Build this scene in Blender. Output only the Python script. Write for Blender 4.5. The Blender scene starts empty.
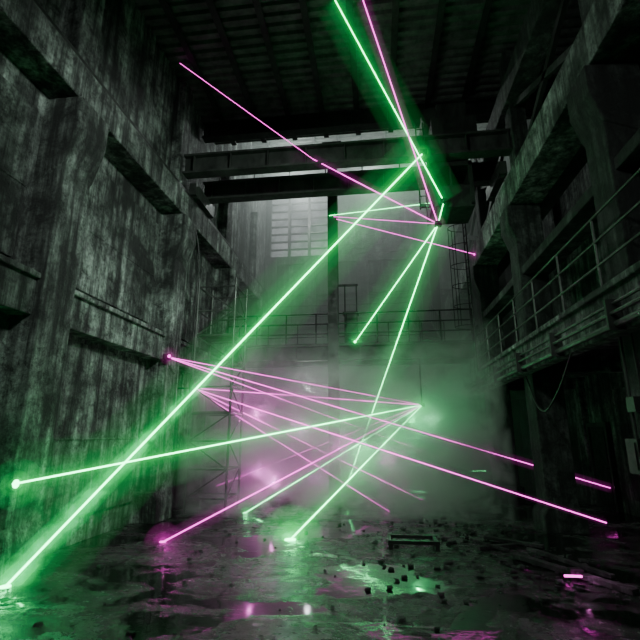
import bpy, bmesh, math, random
from mathutils import Vector, Matrix
random.seed(4)
C=bpy.context.scene.collection

# ---------------- node helpers ----------------
def newmat(name):
    m=bpy.data.materials.new(name); m.use_nodes=True
    nt=m.node_tree; nt.nodes.clear()
    out=nt.nodes.new('ShaderNodeOutputMaterial')
    return m,nt,out
def N(nt,t,**k):
    n=nt.nodes.new(t)
    for a,v in k.items():
        if a.startswith('_'): setattr(n,a[1:],v)
        else: n.inputs[a.replace('_',' ')].default_value=v
    return n
def ramp(nt,src,stops):
    r=nt.nodes.new('ShaderNodeValToRGB'); e=r.color_ramp.elements
    while len(e)<len(stops): e.new(0.5)
    for i,(p,c) in enumerate(stops):
        e[i].position=p; e[i].color=(c[0],c[1],c[2],1) if not isinstance(c,(int,float)) else (c,c,c,1)
    nt.links.new(src,r.inputs[0]); return r
def mapped(nt,scale):
    tc=nt.nodes.new('ShaderNodeTexCoord'); mp=nt.nodes.new('ShaderNodeMapping')
    mp.inputs['Scale'].default_value=scale
    nt.links.new(tc.outputs['Object'],mp.inputs[0]); return mp.outputs[0]
def noise(nt,scale3,sc,det=8,rough=.6,dist=0):
    n=N(nt,'ShaderNodeTexNoise',Scale=sc,Detail=det,Roughness=rough,Distortion=dist)
    nt.links.new(mapped(nt,scale3),n.inputs['Vector']); return n.outputs[0]
def mul(nt,a,b,mode='MULTIPLY',fac=1):
    m=nt.nodes.new('ShaderNodeMix'); m.data_type='RGBA'; m.blend_type=mode
    m.inputs[0].default_value=fac
    nt.links.new(a,m.inputs[6]); nt.links.new(b,m.inputs[7]); return m.outputs[2]

def concrete(name,lo,hi,tint=(.88,1,.92),rough=.75,bump=.9):
    m,nt,out=newmat(name)
    b=nt.nodes.new('ShaderNodeBsdfPrincipled')
    big=ramp(nt,noise(nt,(1,1,.7),.75,10,.68,.4),[(.40,[lo*t for t in tint]),(.50,[(lo+hi)/2.5*t for t in tint]),(.63,[hi*t for t in tint])])
    st=ramp(nt,noise(nt,(3.8,3.8,.26),1.2,10,.7),[(.39,.08),(.5,.6),(.61,1.25)])
    sp=ramp(nt,noise(nt,(1,1,1),2.3,14,.82),[(.40,.09),(.5,.8),(.64,1.45)])
    fi=ramp(nt,noise(nt,(1,1,1),11,8,.8),[(.36,.3),(.5,1)])
    c=mul(nt,mul(nt,mul(nt,big.outputs[0],st.outputs[0]),sp.outputs[0]),fi.outputs[0])
    nt.links.new(c,b.inputs['Base Color'])
    b.inputs['Roughness'].default_value=rough
    bp=N(nt,'ShaderNodeBump',Strength=bump,Distance=.07)
    h=mul(nt,mul(nt,sp.outputs[0],st.outputs[0],'ADD',.5),fi.outputs[0],'ADD',.4)
    nt.links.new(h,bp.inputs['Height']); nt.links.new(bp.outputs[0],b.inputs['Normal'])
    nt.links.new(b.outputs[0],out.inputs[0]); return m

def steel(name,lo,hi,rough=.5,metal=.3):
    m,nt,out=newmat(name)
    b=nt.nodes.new('ShaderNodeBsdfPrincipled')
    r=ramp(nt,noise(nt,(1,1,.5),2.5,8,.7),[(.35,(lo*.9,lo,lo*.9)),(.65,(hi*.92,hi,hi*.92))])
    nt.links.new(r.outputs[0],b.inputs['Base Color'])
    r2=ramp(nt,noise(nt,(1,1,1),6,6,.7),[(.3,rough-.15),(.7,min(1,rough+.25))])
    nt.links.new(r2.outputs[0],b.inputs['Roughness'])
    b.inputs['Metallic'].default_value=metal
    bp=N(nt,'ShaderNodeBump',Strength=.25,Distance=.02)
    nt.links.new(r2.outputs[0],bp.inputs['Height']); nt.links.new(bp.outputs[0],b.inputs['Normal'])
    nt.links.new(b.outputs[0],out.inputs[0]); return m

def emis(name,col,s):
    m,nt,out=newmat(name); e=N(nt,'ShaderNodeEmission',Strength=s); e.inputs[0].default_value=(*col,1)
    nt.links.new(e.outputs[0],out.inputs[0]); return m
def vemis(name,col,s,het=0):
    m,nt,out=newmat(name); e=N(nt,'ShaderNodeEmission',Strength=s); e.inputs[0].default_value=(*col,1)
    if het:
        r=nt.nodes.new('ShaderNodeMapRange'); r.inputs['From Min'].default_value=.40;r.inputs['From Max'].default_value=.66;r.inputs['To Max'].default_value=s
        nt.links.new(noise(nt,(1,1,1),het,5,.65,.8),r.inputs[0]); nt.links.new(r.outputs[0],e.inputs['Strength'])
    nt.links.new(e.outputs[0],out.inputs['Volume']); return m

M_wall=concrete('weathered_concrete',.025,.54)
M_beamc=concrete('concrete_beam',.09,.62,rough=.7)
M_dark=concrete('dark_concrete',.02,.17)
M_steel=steel('dark_painted_steel',.008,.032)
M_steel2=steel('grey_steel',.03,.08,.45,.5)
M_roof=steel('corrugated_metal',.05,.15,.5,.4)
M_rail=steel('railing_steel',.06,.14,.4,.6)
M_scaf=steel('scaffold_steel',.04,.10,.45,.5)
M_black=steel('black_housing',.008,.02,.4,.2)

def floor_mat():
    m,nt,out=newmat('wet_concrete_floor')
    b=nt.nodes.new('ShaderNodeBsdfPrincipled')
    w=ramp(nt,noise(nt,(1,1.4,1),.55,8,.64,.4),[(.46,0),(.55,1)])   # 1 = dry
    d=ramp(nt,noise(nt,(1,1,1),2.2,12,.8),[(.38,(.006,.008,.006)),(.52,(.05,.056,.05)),(.66,(.2,.22,.2))])
    wet=N(nt,'ShaderNodeRGB'); wet.outputs[0].default_value=(.008,.010,.008,1)
    mx=nt.nodes.new('ShaderNodeMix'); mx.data_type='RGBA'
    nt.links.new(w.outputs[0],mx.inputs[0]); nt.links.new(wet.outputs[0],mx.inputs[6]); nt.links.new(d.outputs[0],mx.inputs[7])
    br=N(nt,'ShaderNodeTexBrick',Scale=1.0); br.offset=0
    br.inputs['Color1'].default_value=(1,1,1,1); br.inputs['Color2'].default_value=(.75,.75,.75,1); br.inputs['Mortar'].default_value=(.1,.1,.1,1)
    br.inputs['Mortar Size'].default_value=.02; br.inputs['Brick Width'].default_value=2.1; br.inputs['Row Height'].default_value=1.4
    nt.links.new(mapped(nt,(1,1,1)),br.inputs['Vector'])
    c=mul(nt,mx.outputs[2],br.outputs[0]); nt.links.new(c,b.inputs['Base Color'])
    rr=nt.nodes.new('ShaderNodeMapRange'); rr.inputs['To Min'].default_value=.05; rr.inputs['To Max'].default_value=.40
    fn=ramp(nt,noise(nt,(1,1,1),5,8,.7),[(.3,.4),(.7,1)])
    mm=mul(nt,w.outputs[0],fn.outputs[0]); nt.links.new(mm,rr.inputs[0]); nt.links.new(rr.outputs[0],b.inputs['Roughness'])
    hh=mul(nt,mul(nt,d.outputs[0],w.outputs[0]),br.outputs[0])
    bp=N(nt,'ShaderNodeBump',Strength=1,Distance=.4)
    nt.links.new(hh,bp.inputs['Height'])
    rip=N(nt,'ShaderNodeBump',Strength=.2,Distance=.02); nt.links.new(noise(nt,(1,1,1),4,3,.5),rip.inputs['Height']); nt.links.new(bp.outputs[0],rip.inputs['Normal'])
    nt.links.new(rip.outputs[0],b.inputs['Normal'])
    nt.links.new(b.outputs[0],out.inputs[0]); return m
M_floor=floor_mat()

# ---------------- mesh builder ----------------
class MB:
    def __init__(s): s.v=[]; s.f=[]; s.m=[]
    def add(s,vs,fs,mi=0):
        o=len(s.v); s.v+=[tuple(v) for v in vs]; s.f+=[tuple(i+o for i in f) for f in fs]; s.m+=[mi]*len(fs)
    def box(s,x0,x1,y0,y1,z0,z1,mi=0):
        s.add([(x0,y0,z0),(x1,y0,z0),(x1,y1,z0),(x0,y1,z0),(x0,y0,z1),(x1,y0,z1),(x1,y1,z1),(x0,y1,z1)],
          [(3,2,1,0),(4,5,6,7),(0,1,5,4),(1,2,6,5),(2,3,7,6),(3,0,4,7)],mi)
    def prism(s,pts,axis,a,b,mi=0):
        n=len(pts)
        def mk(p,t):
            if axis==0: return (t,p[0],p[1])
            if axis==1: return (p[0],t,p[1])
            return (p[0],p[1],t)
        vs=[mk(p,a) for p in pts]+[mk(p,b) for p in pts]
        fs=[tuple(range(n)),tuple(range(2*n-1,n-1,-1))]+[(i,i+n,(i+1)%n+n,(i+1)%n) for i in range(n)]
        s.add(vs,fs,mi)
    def tube(s,p,q,r,n=8,mi=0,r2=None):
        p=Vector(p);q=Vector(q);d=(q-p).normalized()
        u=d.orthogonal().normalized();w=d.cross(u); r2=r if r2 is None else r2
        vs=[p+r*(math.cos(2*math.pi*i/n)*u+math.sin(2*math.pi*i/n)*w) for i in range(n)]
        vs+=[q+r2*(math.cos(2*math.pi*i/n)*u+math.sin(2*math.pi*i/n)*w) for i in range(n)]
        s.add(vs,[tuple(range(n-1,-1,-1)),tuple(range(n,2*n))]+[(i,(i+1)%n,(i+1)%n+n,i+n) for i in range(n)],mi)
    def bar(s,p,q,w,h,mi=0):
        p=Vector(p);q=Vector(q);d=(q-p).normalized()
        up=Vector((0,0,1)) if abs(d.z)<.95 else Vector((0,1,0))
        u=d.cross(up).normalized()*w/2; k=u.cross(d).normalized()*h/2
        vs=[p-u-k,p+u-k,p+u+k,p-u+k,q-u-k,q+u-k,q+u+k,q-u+k]
        s.add(vs,[(3,2,1,0),(4,5,6,7),(0,1,5,4),(1,2,6,5),(2,3,7,6),(3,0,4,7)],mi)
    def ibeam_x(s,x0,x1,y,z0,z1,w,t=.05,mi=0,stiff=1.2):
        s.box(x0,x1,y-w/2,y+w/2,z0,z0+t,mi); s.box(x0,x1,y-w/2,y+w/2,z1-t,z1,mi); s.box(x0,x1,y-t/3,y+t/3,z0+t,z1-t,mi)
        x=x0+.3
        while stiff and x<x1: s.box(x,x+.02,y-w/2*.9,y+w/2*.9,z0+t,z1-t,mi); x+=stiff
    def ibeam_z(s,x,y,z0,z1,w,d,t=.03,mi=0):
        s.box(x-w/2,x+w/2,y-d/2,y-d/2+t,z0,z1,mi); s.box(x-w/2,x+w/2,y+d/2-t,y+d/2,z0,z1,mi); s.box(x-t/2,x+t/2,y-d/2+t,y+d/2-t,z0,z1,mi)
    def done(s,name,mats,bevel=0,parent=None,smooth=False):
        me=bpy.data.meshes.new(name); me.from_pydata(s.v,[],s.f)
        for m in (mats if isinstance(mats,list) else [mats]): me.materials.append(m)
        for p,mi in zip(me.polygons,s.m): p.material_index=mi
        bm=bmesh.new(); bm.from_mesh(me); bmesh.ops.recalc_face_normals(bm,faces=bm.faces); bm.to_mesh(me); bm.free()
        o=bpy.data.objects.new(name,me); C.objects.link(o)
        if bevel:
            b=o.modifiers.new('bevel','BEVEL'); b.width=bevel; b.segments=2; b.limit_method='ANGLE'
        if parent: o.parent=parent
        return o
def railing(mb,p,q,h=1.05,sp=1.3,r=.022,rails=(1,.5),mi=0):
    p=Vector(p);q=Vector(q);L=(q-p).length;n=max(1,round(L/sp))
    for i in range(n+1):
        a=p+(q-p)*i/n; mb.tube(a,a+Vector((0,0,h)),r,6,mi)
    for k in rails: mb.tube(p+Vector((0,0,h*k)),q+Vector((0,0,h*k)),r,6,mi)

YB=22.0; ZR=12.6; YS=14.2; ZH=16.0
BAY=[2.5,6.65,11.1,15.3,19.4]
# ---------------- shell ----------------
b=MB(); b.box(-7.5,8,-4,YB+.5,-.2,0); b.done('floor',M_floor)

b=MB()
for ya,yb,zz0 in ((-4,YS,ZR),(YS,YB+.3,ZH)):
    pts=[];y=ya
    while y<yb:
        pts+=[(y,zz0),(y+.10,zz0),(y+.15,zz0+.08),(y+.25,zz0+.08)]; y+=.30
    vs=[];fs=[]
    for (yy,zz) in pts: vs+=[(-7.2,yy,zz),(7.2,yy,zz)]
    for i in range(len(pts)-1): fs.append((2*i,2*i+1,2*i+3,2*i+2))
    b.add(vs,fs)
b.box(-7,7,YS-.05,YS,ZR,ZH+.1)
b.done('ceiling',M_roof)
b=MB()
for i in range(9):
    x=-5+i*1.15; b.box(x-.05,x+.05,-4,YS-.1,ZR-.14,ZR-.01); b.box(x-.09,x+.09,-4,YS-.1,ZR-.16,ZR-.13)
    b.box(x-.05,x+.05,YS,YB,ZH-.16,ZH-.01)
b.done('roof_purlins',M_steel)
for yy in (4.4,12.9): 
    b=MB(); b.ibeam_x(-5.7,6.3,yy,ZR-.75,ZR-.17,.32,.05); b.done('roof_beam',M_steel)
for yy in (17.2,20.6):
    b=MB(); b.ibeam_x(-5.7,6.3,yy,ZH-.8,ZH-.2,.32,.05); b.done('roof_beam',M_steel)

# left wall
WX=-5.78
b=MB()
b.box(-6.5,WX,-4,YB,0,ZH)
for i in range(len(BAY)-1):
    y0=BAY[i]+.5; y1=BAY[i+1]-.5
    for z0,z1 in ((.5,3.75),(4.75,7.5)):
        b.box(WX-.02,WX+.06,y0+.1,y1-.1,z0,z1)
    for zz in (1.9,6.0):
        b.box(WX+.04,WX+.08,y0+.1,y1-.1,zz,zz+.04)
b.done('wall_left',M_wall,.02)
for yc in BAY:
    b=MB()
    b.box(WX-.02,-5.28,yc-.38,yc+.38,0,7.3)
    b.prism([(WX-.02,6.1),(-5.28,6.6),(-5.08,7.3),(-5.08,7.9),(WX-.02,7.9)],1,yc-.42,yc+.42)
    b.box(WX-.02,-5.45,yc-.28,yc+.28,7.85,12.4)
    b.prism([(WX-.02,0),(-5.2,0),(-5.2,.5),(-5.28,.7),(WX-.02,.7)],1,yc-.45,yc+.45)
    b.done('concrete_column',M_wall,.025)
b=MB(); b.prism([(WX,7.95),(-5.2,7.95),(-5.2,8.65),(-5.3,8.75),(WX,8.75)],1,-4,YB)
b.box(-5.45,-5.35,-4,YB,8.8,8.93,1); b.box(-5.49,-5.31,-4,YB,8.75,8.8,1)
b.done('crane_runway_beam',[M_beamc,M_steel],.02)
b=MB(); b.box(WX,-5.42,-4,YB,3.85,4.45); b.box(WX,-5.35,-4,YB,4.45,4.55); b.done('ledge_beam',M_beamc,.02)
b=MB()
for yc in BAY[1:4]:
    b.tube((-5.62,yc+.6,0),(-5.62,yc+.6,3.85),.05,10); b.tube((-5.62,yc+.6,4.55),(-5.62,yc+.6,7.95),.05,10)
    for z in (1,2.6,5.2,6.8): b.box(-5.74,-5.56,yc+.53,yc+.67,z,z+.05)
b.done('drain_pipes',M_steel2)

# right side
for yc in BAY:
    b=MB()
    b.box(3.5,4.15,yc-.32,yc+.32,0,7.0)
    b.prism([(4.15,6.3),(3.5,6.6),(3.35,7.1),(3.35,7.6),(4.15,7.6)],1,yc-.36,yc+.36)
    b.box(3.75,4.15,yc-.25,yc+.25,7.5,12.4)
    b.prism([(4.25,0),(3.4,0),(3.4,.35),(3.5,.5),(4.25,.5)],1,yc-.42,yc+.42)
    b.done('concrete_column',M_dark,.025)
b=MB(); b.prism([(4.2,7.6),(3.42,7.6),(3.42,8.35),(3.5,8.45),(4.2,8.45)],1,-4,YB)
b.box(3.6,3.75,-4,YB,8.45,8.65,1); b.done('crane_runway_beam',[M_beamc,M_steel],.02)
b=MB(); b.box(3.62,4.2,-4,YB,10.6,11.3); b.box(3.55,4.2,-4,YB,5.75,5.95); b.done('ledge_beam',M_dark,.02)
b=MB(); b.box(3.25,3.5,-4,YB,3.35,3.95); b.box(3.5,6.4,-4,YB,3.75,3.93); b.box(3.18,3.5,-4,YB,3.95,4.05)
for yc in BAY:
    b.box(3.5,6.4,yc-.15,yc+.15,3.4,3.75)
b.done('gallery_slab',M_beamc,.02)
b=MB(); railing(b,(3.28,-3,4.05),(3.28,YB-.1,4.05),1.1,1.4,.022,(1,.66,.33)); b.done('gallery_railing',M_rail)
b=MB(); b.box(4.2,5.2,-4,YB,8.4,8.46); railing(b,(4.25,-3,8.46),(4.25,YB-.2,8.46),1.05,1.4,.022,(1,.5)); b.done('upper_platform',M_rail)
b=MB()
for dx,dz,r in ((0,0,.05),(-.1,.14,.03),(-.02,.28,.025)):
    b.tube((3.16+dx*.5,-3,3.42+dz),(3.16+dx*.5,YB-.1,3.42+dz),r,8)
y=-2
while y<YB: b.box(3.05,3.26,y,y+.05,3.34,3.76); y+=2.05
b.done('wall_pipes',M_steel2)
b=MB()
b.box(6.4,6.7,-4,YB,0,ZH)
for i in range(len(BAY)-1):
    b.box(6.33,6.42,BAY[i]+.5,BAY[i+1]-1.9,.4,3.2)
for yc in BAY: b.box(6.2,6.42,yc-.25,yc+.25,0,12.4)
b.done('wall_right',M_wall,.015)
b=MB()
y0,y1=13.9,14.9
b.box(6.26,6.4,y0-.12,y0,0,2.35,0); b.box(6.26,6.4,y1,y1+.12,0,2.35,0); b.box(6.26,6.4,y0,y1,2.23,2.35,0)
b.box(6.32,6.4,y0,y1,.02,2.23,1); b.box(6.29,6.33,y0+.12,y1-.12,.2,1.0,1); b.box(6.29,6.33,y0+.12,y1-.12,1.2,2.1,1)
b.tube((6.22,y0+.12,1.1),(6.33,y0+.12,1.1),.02); b.done('door_1',[M_steel2,M_steel])

for i in range(1,len(BAY)-1):
    b=MB(); ya,yb=BAY[i],BAY[i+1]
    b.bar((3.9,ya+.25,8.8),(3.9,yb-.25,10.6),.1,.16); b.bar((3.9,ya+.25,10.6),(3.9,yb-.25,8.8),.1,.16)
    b.done('diagonal_brace',M_steel)

# back wall
WZ0,WZ1,WX0,WX1=11.2,14.8,-5.55,-2.3
b=MB()
b.box(-6.5,6.7,YB,YB+.4,0,WZ0)
b.box(-6.5,WX0,YB,YB+.4,WZ0,ZH+.1); b.box(WX1,6.7,YB,YB+.4,WZ0,ZH+.1); b.box(WX0,WX1,YB,YB+.4,WZ1,ZH+.1)
for x in (-5.4,-3.3,-.6,2.0,4.6): b.box(x-.3,x+.3,YB-.3,YB,0,11)
for z in (3.2,6.3,9.0,10.7): b.box(-6.5,6.7,YB-.18,YB,z,z+.4)
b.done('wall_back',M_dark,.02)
m,nt,out=newmat('frosted_moonlit_glass')
e=N(nt,'ShaderNodeEmission',Strength=.7); r=ramp(nt,noise(nt,(1,1,1),1.2,6,.7),[(.36,(.15,.18,.18)),(.66,(.6,.68,.67))])
nt.links.new(r.outputs[0],e.inputs[0]); nt.links.new(e.outputs[0],out.inputs[0]); M_glass=m
b=MB(); b.box(WX0,WX1,YB+.2,YB+.22,WZ0,WZ1,1)
for i in range(4):
    x=WX0+i*(WX1-WX0)/3; b.box(x-.07,x+.07,YB+.0,YB+.2,WZ0,WZ1)
for i in range(9):
    z=WZ0+i*(WZ1-WZ0)/8; b.box(WX0,WX1,YB+.05,YB+.2,z-.03,z+.03)
b.done('window_1',[M_steel2,M_glass])
for k,(xa,xb) in enumerate(((-2.9,-1.0),(-.2,1.6),(2.4,4.2))):
    b=MB(); b.box(xa,xb,YB-.05,YB-.02,7.0,8.7,1)
    for i in range(5): x=xa+i*(xb-xa)/4; b.box(x-.03,x+.03,YB-.12,YB-.02,7.0,8.7)
    for i in range(4): z=7.0+i*1.7/3; b.box(xa,xb,YB-.12,YB-.02,z-.03,z+.03)
    b.done('window_%d'%(k+2),[M_steel,M_black])

# ---------------- steel structures ----------------
b=MB()
for yy,z0 in ((11.15,9.35),(12.65,9.35)):
    b.ibeam_x(-5.42,3.74,yy,z0,z0+.62,.34,.06,0,1.1)
for x in (-5.35,3.6):
    b.box(x-.08,x+.13,11.55,13.1,8.98,9.36)
    for yy in (11.75,12.8): b.tube((x-.05,yy,9.05),(x+.12,yy,9.05),.1,16)
b.box(-5.2,3.5,12.75,13.4,9.97,10.02); railing(b,(-5.2,13.35,10.02),(3.4,13.35,10.02),1.0,1.2,.02)
b.done('overhead_crane_bridge',M_steel2,0)
b=MB()
b.box(1.6,2.75,11.35,12.4,7.95,8.05); b.box(1.6,2.75,11.35,12.4,9.2,9.33)
for x in (1.64,2.71):
    for y in (11.4,12.35): b.box(x-.05,x+.05,y-.05,y+.05,8.0,9.3)
b.box(1.62,2.73,11.37,11.42,8.05,8.6); b.box(1.6,1.65,11.4,12.35,8.05,8.6); b.box(2.7,2.75,11.4,12.35,8.05,9.2); b.box(1.62,2.73,12.32,12.38,8.05,9.2)
b.box(2.15,2.2,11.38,11.42,8.6,9.2)
b.box(1.7,2.9,11.0,12.6,9.98,10.5); b.box(1.9,2.7,11.2,12.4,10.5,11.1); b.tube((1.75,11.3,10.8),(1.75,12.5,10.8),.28,16)
for x in (1.3,1.5): b.tube((x,11.3,7.9),(x,11.3,10.6),.02,6)
for i in range(9): b.tube((1.3,11.3,8+i*.3),(1.5,11.3,8+i*.3),.014,6)
b.box(1.3,1.62,11.28,11.42,8.0,8.06)
b.done('crane_operator_cab',M_steel)
b=MB(); b.ibeam_z(-1.4,14.6,0,12.4,.34,.34,.05)
b.box(-1.68,-1.12,14.35,14.85,0,.06); b.box(-1.75,-1.05,14.3,14.9,12.3,12.42); b.done('steel_column',M_steel)
b=MB(); b.ibeam_z(2.75,20,0,ZH-.2,.34,.34,.04); b.box(2.5,3.0,19.75,20.25,0,.06); b.done('steel_column',M_steel)
b=MB(); b.ibeam_x(-5.25,3.2,15.1,4.45,4.98,.28,.05,0,1.1); b.ibeam_x(-5.25,3.2,16.3,4.45,4.98,.28,.05,0,1.1)
b.box(-5.25,3.2,15.0,16.4,4.98,5.03)
b.done('cross_walkway',M_steel)
b=MB(); railing(b,(-5.2,15.02,5.03),(3.2,15.02,5.03),1.05,1.1,.026,(1,.66,.33)); railing(b,(-5.2,16.38,5.03),(1.6,16.38,5.03),1.05,1.1,.022,(1,.5)); b.done('walkway_railing',M_steel)
b=MB(); b.box(-5.5,3.1,20.6,21.65,6.9,6.98)
b.ibeam_x(-5.5,3.1,20.65,6.6,6.9,.2,.04,0,1.3); railing(b,(-5.4,20.62,6.98),(1.6,20.62,6.98),1.05,1.3,.024,(1,.5))
for x in (-4.6,-2.5,0,2.4): b.bar((x,21.65,5.9),(x,20.7,6.75),.08,.08)
b.done('rear_catwalk',M_steel)
b=MB(); 
p0=Vector((2.1,16.6,5.03)); p1=Vector((2.1,20.5,6.98))
for dx in (-.4,.4):
    o_=Vector((dx,0,0)); b.bar(p0+o_,p1+o_,.05,.22)
    for k in range(7):
        q=p0+(p1-p0)*k/6+o_; b.tube(q,q+Vector((0,0,1)),.02,6)
    b.tube(p0+o_+Vector((0,0,1)),p1+o_+Vector((0,0,1)),.022,6)
for k in range(12):
    q=p0+(p1-p0)*(k+.5)/12; b.box(q.x-.4,q.x+.4,q.y-.13,q.y+.13,q.z-.02,q.z+.02)
b.done('steel_stairs',M_steel)
b=MB()
b.box(-1.1,-.65,15.5,15.9,5.03,6.2); b.box(-1.15,-.6,15.45,15.95,6.2,6.26); b.box(-1.06,-.69,15.47,15.5,5.2,6.1)
for x in (-1.1,-.68): b.box(x,x+.05,15.55,15.6,5.03,7.3)
b.box(-1.4,-.6,15.55,15.62,7.25,7.32); b.done('control_cabinet',M_steel)
# scaffold tower
b=MB(); X=(-5.05,-3.95);Y=(11.9,13.0)
for x in X:
    for y in Y:
        b.tube((x,y,0),(x,y,6.4),.035,8); b.box(x-.1,x+.1,y-.1,y+.1,0,.02)
for k in range(9):
    z=.4+k*.72
    for y in Y: b.tube((X[0],y,z),(X[1],y,z),.024,6)
    for x in X: b.tube((x,Y[0],z),(x,Y[1],z),.024,6)
    if k in (3,6): b.box(X[0],X[1],Y[0]+.1,Y[1]-.1,z+.02,z+.06)
    if k<8:
        s=k%2; b.tube((X[s],Y[0],z),(X[1-s],Y[0],z+.72),.02,6); b.tube((X[1],Y[s],z),(X[1],Y[1-s],z+.72),.02,6)
b.done('scaffold_tower',M_scaf)
b=MB()
yc=14.7
for y in (yc-.2,yc+.2): b.tube((3.12,y,3.9),(3.12,y,9.4),.022,6)
for i in range(18): b.tube((3.12,yc-.2,4.1+i*.3),(3.12,yc+.2,4.1+i*.3),.014,6)
for i in range(6):
    z=5.4+i*.7; pr=None
    for k in range(9):
        t=math.pi*k/8; p=(3.12-.55*math.sin(t),yc-.35*math.cos(t),z)
        if pr: b.tube(pr,p,.014,5)
        pr=p
for k in (2,4,6):
    t=math.pi*k/8; b.tube((3.12-.55*math.sin(t),yc-.35*math.cos(t),5.4),(3.12-.55*math.sin(t),yc-.35*math.cos(t),8.9),.012,5)
b.done('caged_ladder',M_steel)
b=MB(); b.box(3.36,3.5,6.6,6.9,1.5,1.95); b.box(3.38,3.5,6.55,6.75,2.3,2.5)
b.tube((3.44,6.75,0),(3.44,6.75,3.4),.02); b.tube((3.46,6.5,0),(3.46,6.5,3.4),.015); b.box(3.34,3.37,6.65,6.85,1.55,1.9)
b.done('junction_box',M_steel)
def cable(name,pts,r):
    cu=bpy.data.curves.new(name,'CURVE'); cu.dimensions='3D'; cu.bevel_depth=r; cu.bevel_resolution=2
    sp=cu.splines.new('BEZIER'); sp.bezier_points.add(len(pts)-1)
    for q,p in zip(sp.bezier_points,pts): q.co=p; q.handle_left_type=q.handle_right_type='AUTO'
    cu.materials.append(M_black); o=bpy.data.objects.new(name,cu); C.objects.link(o)
cable('hanging_cable',[(3.3,8,3.4),(3.3,9,2.7),(3.35,10,2.5),(3.4,10.9,3.3)],.018)
cable('hanging_cable',[(-5.2,11.6,8.0),(-5.1,11.8,7.2),(-5.1,11.83,5.5),(-5.1,11.85,3)],.02)

# ---------------- floor clutter ----------------
b=MB()
for x in (-.02,.82): b.bar((x+.15,9.0,.1),(x+.15,9.5,.1),.06,.08)
b.bar((.1,9.0,.12),(1.02,9.0,.12),.07,.06); b.bar((.1,9.5,.12),(1.02,9.5,.12),.07,.06)
for x in (.15,.97):
    for y in (9.0,9.5): b.box(x-.04,x+.04,y-.04,y+.04,0,.1)
b.done('steel_floor_frame',M_black)
b=MB()
for i in range(760):
    if i<520: x=random.gauss(2.2,1.1); y=random.uniform(6.5,12.5)
    else: x=random.uniform(-5,3.2); y=random.uniform(5,14)
    if x>3.3 or x<-5.1: continue
    s=random.choice([.01,.012,.015,.02,.025,.03,.045,.06 if i<520 else .02]) 
    c=Vector((x,y,s*.35)); vs=[]
    for k in range(8):
        vs.append(c+Vector(((1 if k&1 else -1)*s*random.uniform(.3,1.2),(1 if k&2 else -1)*s*random.uniform(.3,1.2),(s*.5 if k&4 else -s*.35)*random.uniform(.5,1))))
    b.add(vs,[(0,2,3,1),(4,5,7,6),(0,1,5,4),(1,3,7,5),(3,2,6,7),(2,0,4,6)])
b.done('rubble',M_dark)
b=MB()
b.bar((2.2,8.6,.05),(3.2,6.9,.05),.14,.07); b.bar((2.5,8.9,.1),(3.25,7.6,.04),.1,.05); b.bar((1.7,9.1,.04),(2.4,9.35,.05),.1,.06); b.bar((2.9,9.4,.03),(2.0,10.0,.05),.12,.05)
b.bar((1.7,9.3,.1),(2.2,9.0,.03),.05,.05)
b.done('broken_planks',M_dark,.005)

# ---------------- lasers ----------------
MG=emis('green_laser_core',(.10,1,.30),15); MP=emis('magenta_laser_core',(1,.06,.72),5.0)
GL=[(.026,3.6),(.058,.95),(.12,.30),(.24,.12),(.46,.045)]
PL=[(.024,2.4),(.06,.55),(.15,.16)]
GM=[vemis('green_laser_glow',(.0,1,.16),s) for r,s in GL]
PM=[vemis('magenta_laser_glow',(.9,.02,.65),s) for r,s in PL]
def projector(p,arm=None):
    e=bpy.data.objects.new('laser_projector',None); C.objects.link(e); e.location=p
    b=MB(); b.box(-.09,.09,-.07,.07,-.07,.07); b.box(-.07,.07,.07,.1,-.05,.05); b.tube((0,-.07,0),(0,-.1,0),.04,12)
    if arm: b.tube((0,0,0),Vector(arm)-Vector(p),.025,8)
    b.done('housing',M_black,.005,e); return e
def beams(parent,lst,col):
    o=Vector(parent.location)
    for i,(p,q,w) in enumerate(lst):
        p=Vector(p)-o;q=Vector(q)-o
        b=MB(); b.tube(p,q,.0105*w,8); b.done('beam_%d'%(i+1),MG if col=='g' else MP,0,parent)
        for k,((r,s),m) in enumerate(zip(GL if col=='g' else PL,GM if col=='g' else PM)):
            if col=='m' and k==2 and w<.9: continue
            if col=='g' and k==4 and w<1.15: continue
            b=MB(); b.tube(p,q,r*w,14); b.done('glow_%d_%d'%(i+1,k+1),m,0,parent)
def spot(parent,p,nrm,col,r):  # emissive disc and balls stand in for a laser's bright spot and glow
    o=Vector(parent.location); b=MB(); p=Vector(p)-o; n=Vector(nrm)
    b.tube(p,p+n*.012,r,20); b.done('impact_spot',MG if col=='g' else MP,0,parent)
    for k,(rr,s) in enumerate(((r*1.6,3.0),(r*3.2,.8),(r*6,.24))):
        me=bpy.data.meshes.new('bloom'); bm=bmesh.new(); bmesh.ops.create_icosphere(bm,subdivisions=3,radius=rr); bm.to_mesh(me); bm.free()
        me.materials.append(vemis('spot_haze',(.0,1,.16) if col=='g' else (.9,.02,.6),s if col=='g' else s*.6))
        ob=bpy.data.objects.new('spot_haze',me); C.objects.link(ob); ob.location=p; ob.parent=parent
A1=(1.42,10.9,9.37);A2=(1.75,11.4,7.5);A3=(1.93,11.3,8.1);H=(1.4,15,2.93)
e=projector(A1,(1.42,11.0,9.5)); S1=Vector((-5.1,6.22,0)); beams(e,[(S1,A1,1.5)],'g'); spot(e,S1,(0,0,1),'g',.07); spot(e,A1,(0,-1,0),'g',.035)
o=Vector(e.location); D=Vector(A1)-S1
for r1,r2,f,s in ((.15,.06,.46,3.6),(.24,.10,.34,1.8)):  # self-emitting noise volume imitates smoke lit by the beam
    b=MB(); b.tube(S1-o,S1+D*f-o,r1,16,0,r2); b.done('lit_smoke',vemis('lit_beam_smoke',(.0,1,.22),s,3.2),0,e)
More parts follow.
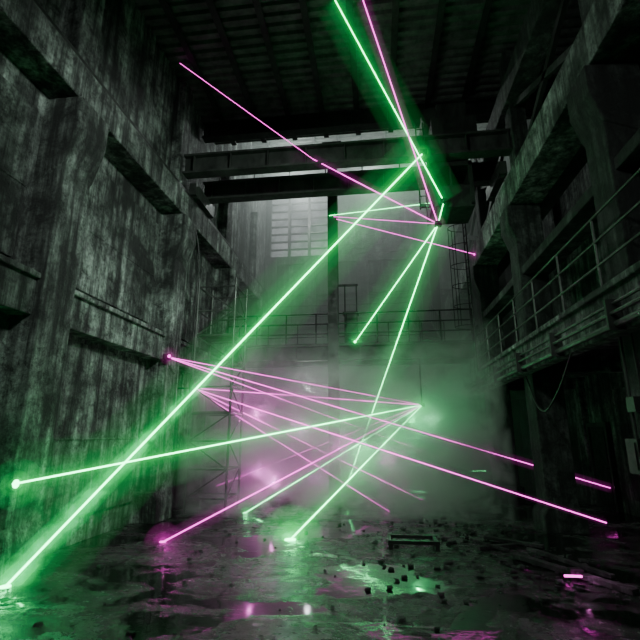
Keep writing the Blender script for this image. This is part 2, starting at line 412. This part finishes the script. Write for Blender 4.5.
e=projector(A3,(1.93,11.5,8.2)); beams(e,[((-.75,8.87,12.5),A3,1.2)],'g')
e=projector(A2,(1.75,11.5,8.0))
beams(e,[(A2,(-.71,15,5.05),1.2),(A2,(-1.1,15.6,.4),1.2),(A2,A3,1.0),(A3,(-1.5,14.4,9.5),.6)],'g')
beams(e,[((-.06,8.95,12.5),A2,1.2),((-1.6,11.0,9.5),A2,1.0),((-5.4,10.2,12.45),(-1.6,11.0,9.5),.6),((-1.35,14.4,9.45),A2,.6),((-1.25,14.4,9.35),(3.4,14.7,7.9),.8),((-.9,12.5,9.9),A2,.8)],'m')
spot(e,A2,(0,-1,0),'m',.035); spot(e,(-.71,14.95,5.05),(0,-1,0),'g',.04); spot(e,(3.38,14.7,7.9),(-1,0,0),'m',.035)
e=projector(H,(1.4,15.1,4.5)); GP=(-5.28,6.27,1.31)
beams(e,[(GP,H,1.3),(H,(-1.8,9.5,0),1.3),(H,(-3.58,12.44,0),1.0)],'g')
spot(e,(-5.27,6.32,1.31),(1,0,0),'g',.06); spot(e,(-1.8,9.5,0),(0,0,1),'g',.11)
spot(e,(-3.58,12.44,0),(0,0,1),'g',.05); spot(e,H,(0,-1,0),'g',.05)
beams(e,[((-4.2,9.0,0),H,1.2),((-5.25,14.8,.4),H,.95),((-5.25,12.4,3.3),H,1.2)],'m')
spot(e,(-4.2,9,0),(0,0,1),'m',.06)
L1=(-5.25,12.4,3.3);L2=(-5.22,10.62,3.9)
e=projector(L1,(-5.72,12.4,3.3)); beams(e,[(L1,(2.3,16,.8),1.3),(L1,(1.3,15.5,0),1.3),(L1,(3.4,7.9,.7),.8),(L1,(.2,13.2,0),.9)],'m')
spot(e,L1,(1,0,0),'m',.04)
e=projector(L2,(-5.35,10.85,3.9)); beams(e,[(L2,H,.7),(L2,(6.2,13.9,.6),.9),(L2,(2.2,17,1.2),.8)],'m')
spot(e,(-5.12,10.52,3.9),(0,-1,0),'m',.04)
for p,c in (((1.31,17.0,.1),MG),((3.1,15.6,.9),MG),((2.75,7.6,.06),MP)):  # glowing strips on added projectors imitate laser spots and floor glow
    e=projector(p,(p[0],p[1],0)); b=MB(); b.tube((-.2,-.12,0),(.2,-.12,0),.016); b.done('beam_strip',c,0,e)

# ---------------- haze ----------------
def fog(name,x0,x1,y0,y1,z0,z1,den,col,het=None):
    m,nt,out=newmat(name+'_volume')
    s=N(nt,'ShaderNodeVolumeScatter',Density=den,Anisotropy=.1); s.inputs[0].default_value=(*col,1)
    if het:
        tc=nt.nodes.new('ShaderNodeTexCoord'); sx=nt.nodes.new('ShaderNodeSeparateXYZ'); nt.links.new(tc.outputs['Object'],sx.inputs[0])
        r=nt.nodes.new('ShaderNodeMapRange'); r.inputs['From Min'].default_value=.42;r.inputs['From Max'].default_value=.6;r.inputs['To Max'].default_value=den
        nt.links.new(noise(nt,(1,1,1.2),het,5,.64,1.8),r.inputs[0])
        f=nt.nodes.new('ShaderNodeMapRange'); f.inputs['From Min'].default_value=z1; f.inputs['From Max'].default_value=z1*.35
        nt.links.new(sx.outputs[2],f.inputs[0])
        mu=nt.nodes.new('ShaderNodeMath'); mu.operation='MULTIPLY'
        nt.links.new(r.outputs[0],mu.inputs[0]); nt.links.new(f.outputs[0],mu.inputs[1]); nt.links.new(mu.outputs[0],s.inputs['Density'])
    nt.links.new(s.outputs[0],out.inputs['Volume'])
    b=MB(); b.box(x0,x1,y0,y1,z0,z1); return b.done(name,m)
fog('haze',-5.7,6.15,14.85,21.6,.02,ZH-.9,.085,(.9,1,.95))
fog('smoke_cloud',-5.1,3.1,11.4,19.5,.03,5.0,1.3,(.97,1,.98),.6)

# ---------------- lights ----------------
def area(name,loc,tgt,size,power,col,spread=180):
    l=bpy.data.lights.new(name,'AREA'); l.size=size; l.energy=power; l.color=col; l.spread=math.radians(spread)
    o=bpy.data.objects.new(name,l); C.objects.link(o); o.location=loc
    o.rotation_euler=(Vector(tgt)-Vector(loc)).to_track_quat('-Z','Y').to_euler(); return o
def point(name,loc,power,col,r=.0):
    l=bpy.data.lights.new(name,'POINT'); l.energy=power; l.color=col; l.shadow_soft_size=r
    o=bpy.data.objects.new(name,l); C.objects.link(o); o.location=loc
cool=(.84,1,.9)
area('work_light',(1.0,5.0,8.6),(-5.9,10.5,4.2),.8,270,cool,100)  # area lights added out of view to brighten walls and floor, no fixtures
area('work_light',(-3,4,8.5),(3.5,11,5),.8,100,cool,110)
area('work_light',(-1,-2,9),(-1,9,0),2,75,cool,100)
point('high_bay_lamp',(-3.5,20,14.0),420,(.92,1,.98))  # points added high at the rear to light the haze, no fixtures
point('high_bay_lamp',(0,18.5,13.5),330,(.86,1,.93))
point('high_bay_lamp',(3.0,18.0,13.2),200,(.82,1,.9))
point('high_bay_lamp',(-3.5,16.5,13.2),230,(.88,1,.95))
G2=(.05,1,.28)  # green points added to imitate laser spill on walls, floor and fog
point('green_bounce',(1.0,14.7,2.4),95,G2)
point('green_bounce',(-.6,15.4,1.6),110,G2)
point('green_bounce',(1.8,16.5,2.6),70,(.25,1,.45))
point('green_bounce',(-4.7,5.9,1.3),26,G2)
point('green_bounce',(-4.4,6.3,.5),16,G2)
point('green_bounce',(-3.4,7.4,2.2),18,G2)
point('green_bounce',(-1.8,9.3,.35),10,G2)
point('green_bounce',(-.9,14.5,5.4),14,G2)
point('green_bounce',(1.5,11.0,7.9),28,G2)
point('magenta_bounce',(-4.0,8.7,.4),7,(1,.2,.8))  # magenta points added to imitate spill and glow of the beams
point('magenta_bounce',(2.75,7.3,.3),5,(1,.2,.8))
point('white_bounce',(-2.5,16.5,3.6),60,(.9,1,.95))  # point added to lighten the smoke, no lamp stands there
for p in ((-3.6,13.2,2.6),(-2.4,13.8,2.2),(-1.2,14.2,1.6),(-2.8,12.2,.8),(-1.8,14.5,.7),(-3.8,14.4,.9),(.2,15.2,1.2)):
    point('magenta_bounce',p,30,(1,.2,.8))
w=bpy.data.worlds.new('night'); bpy.context.scene.world=w; w.use_nodes=True
w.node_tree.nodes['Background'].inputs[0].default_value=(.005,.007,.006,1)

# ---------------- camera ----------------
cd=bpy.data.cameras.new('camera'); cd.sensor_width=36; cd.lens=450/640*36
co=bpy.data.objects.new('camera',cd); C.objects.link(co); co.location=(0,0,2)
a=math.radians(7.25);p=math.radians(14.33)
F=Vector((-math.sin(a)*math.cos(p),math.cos(a)*math.cos(p),math.sin(p)))
co.rotation_euler=F.to_track_quat('-Z','Y').to_euler()
bpy.context.scene.camera=co
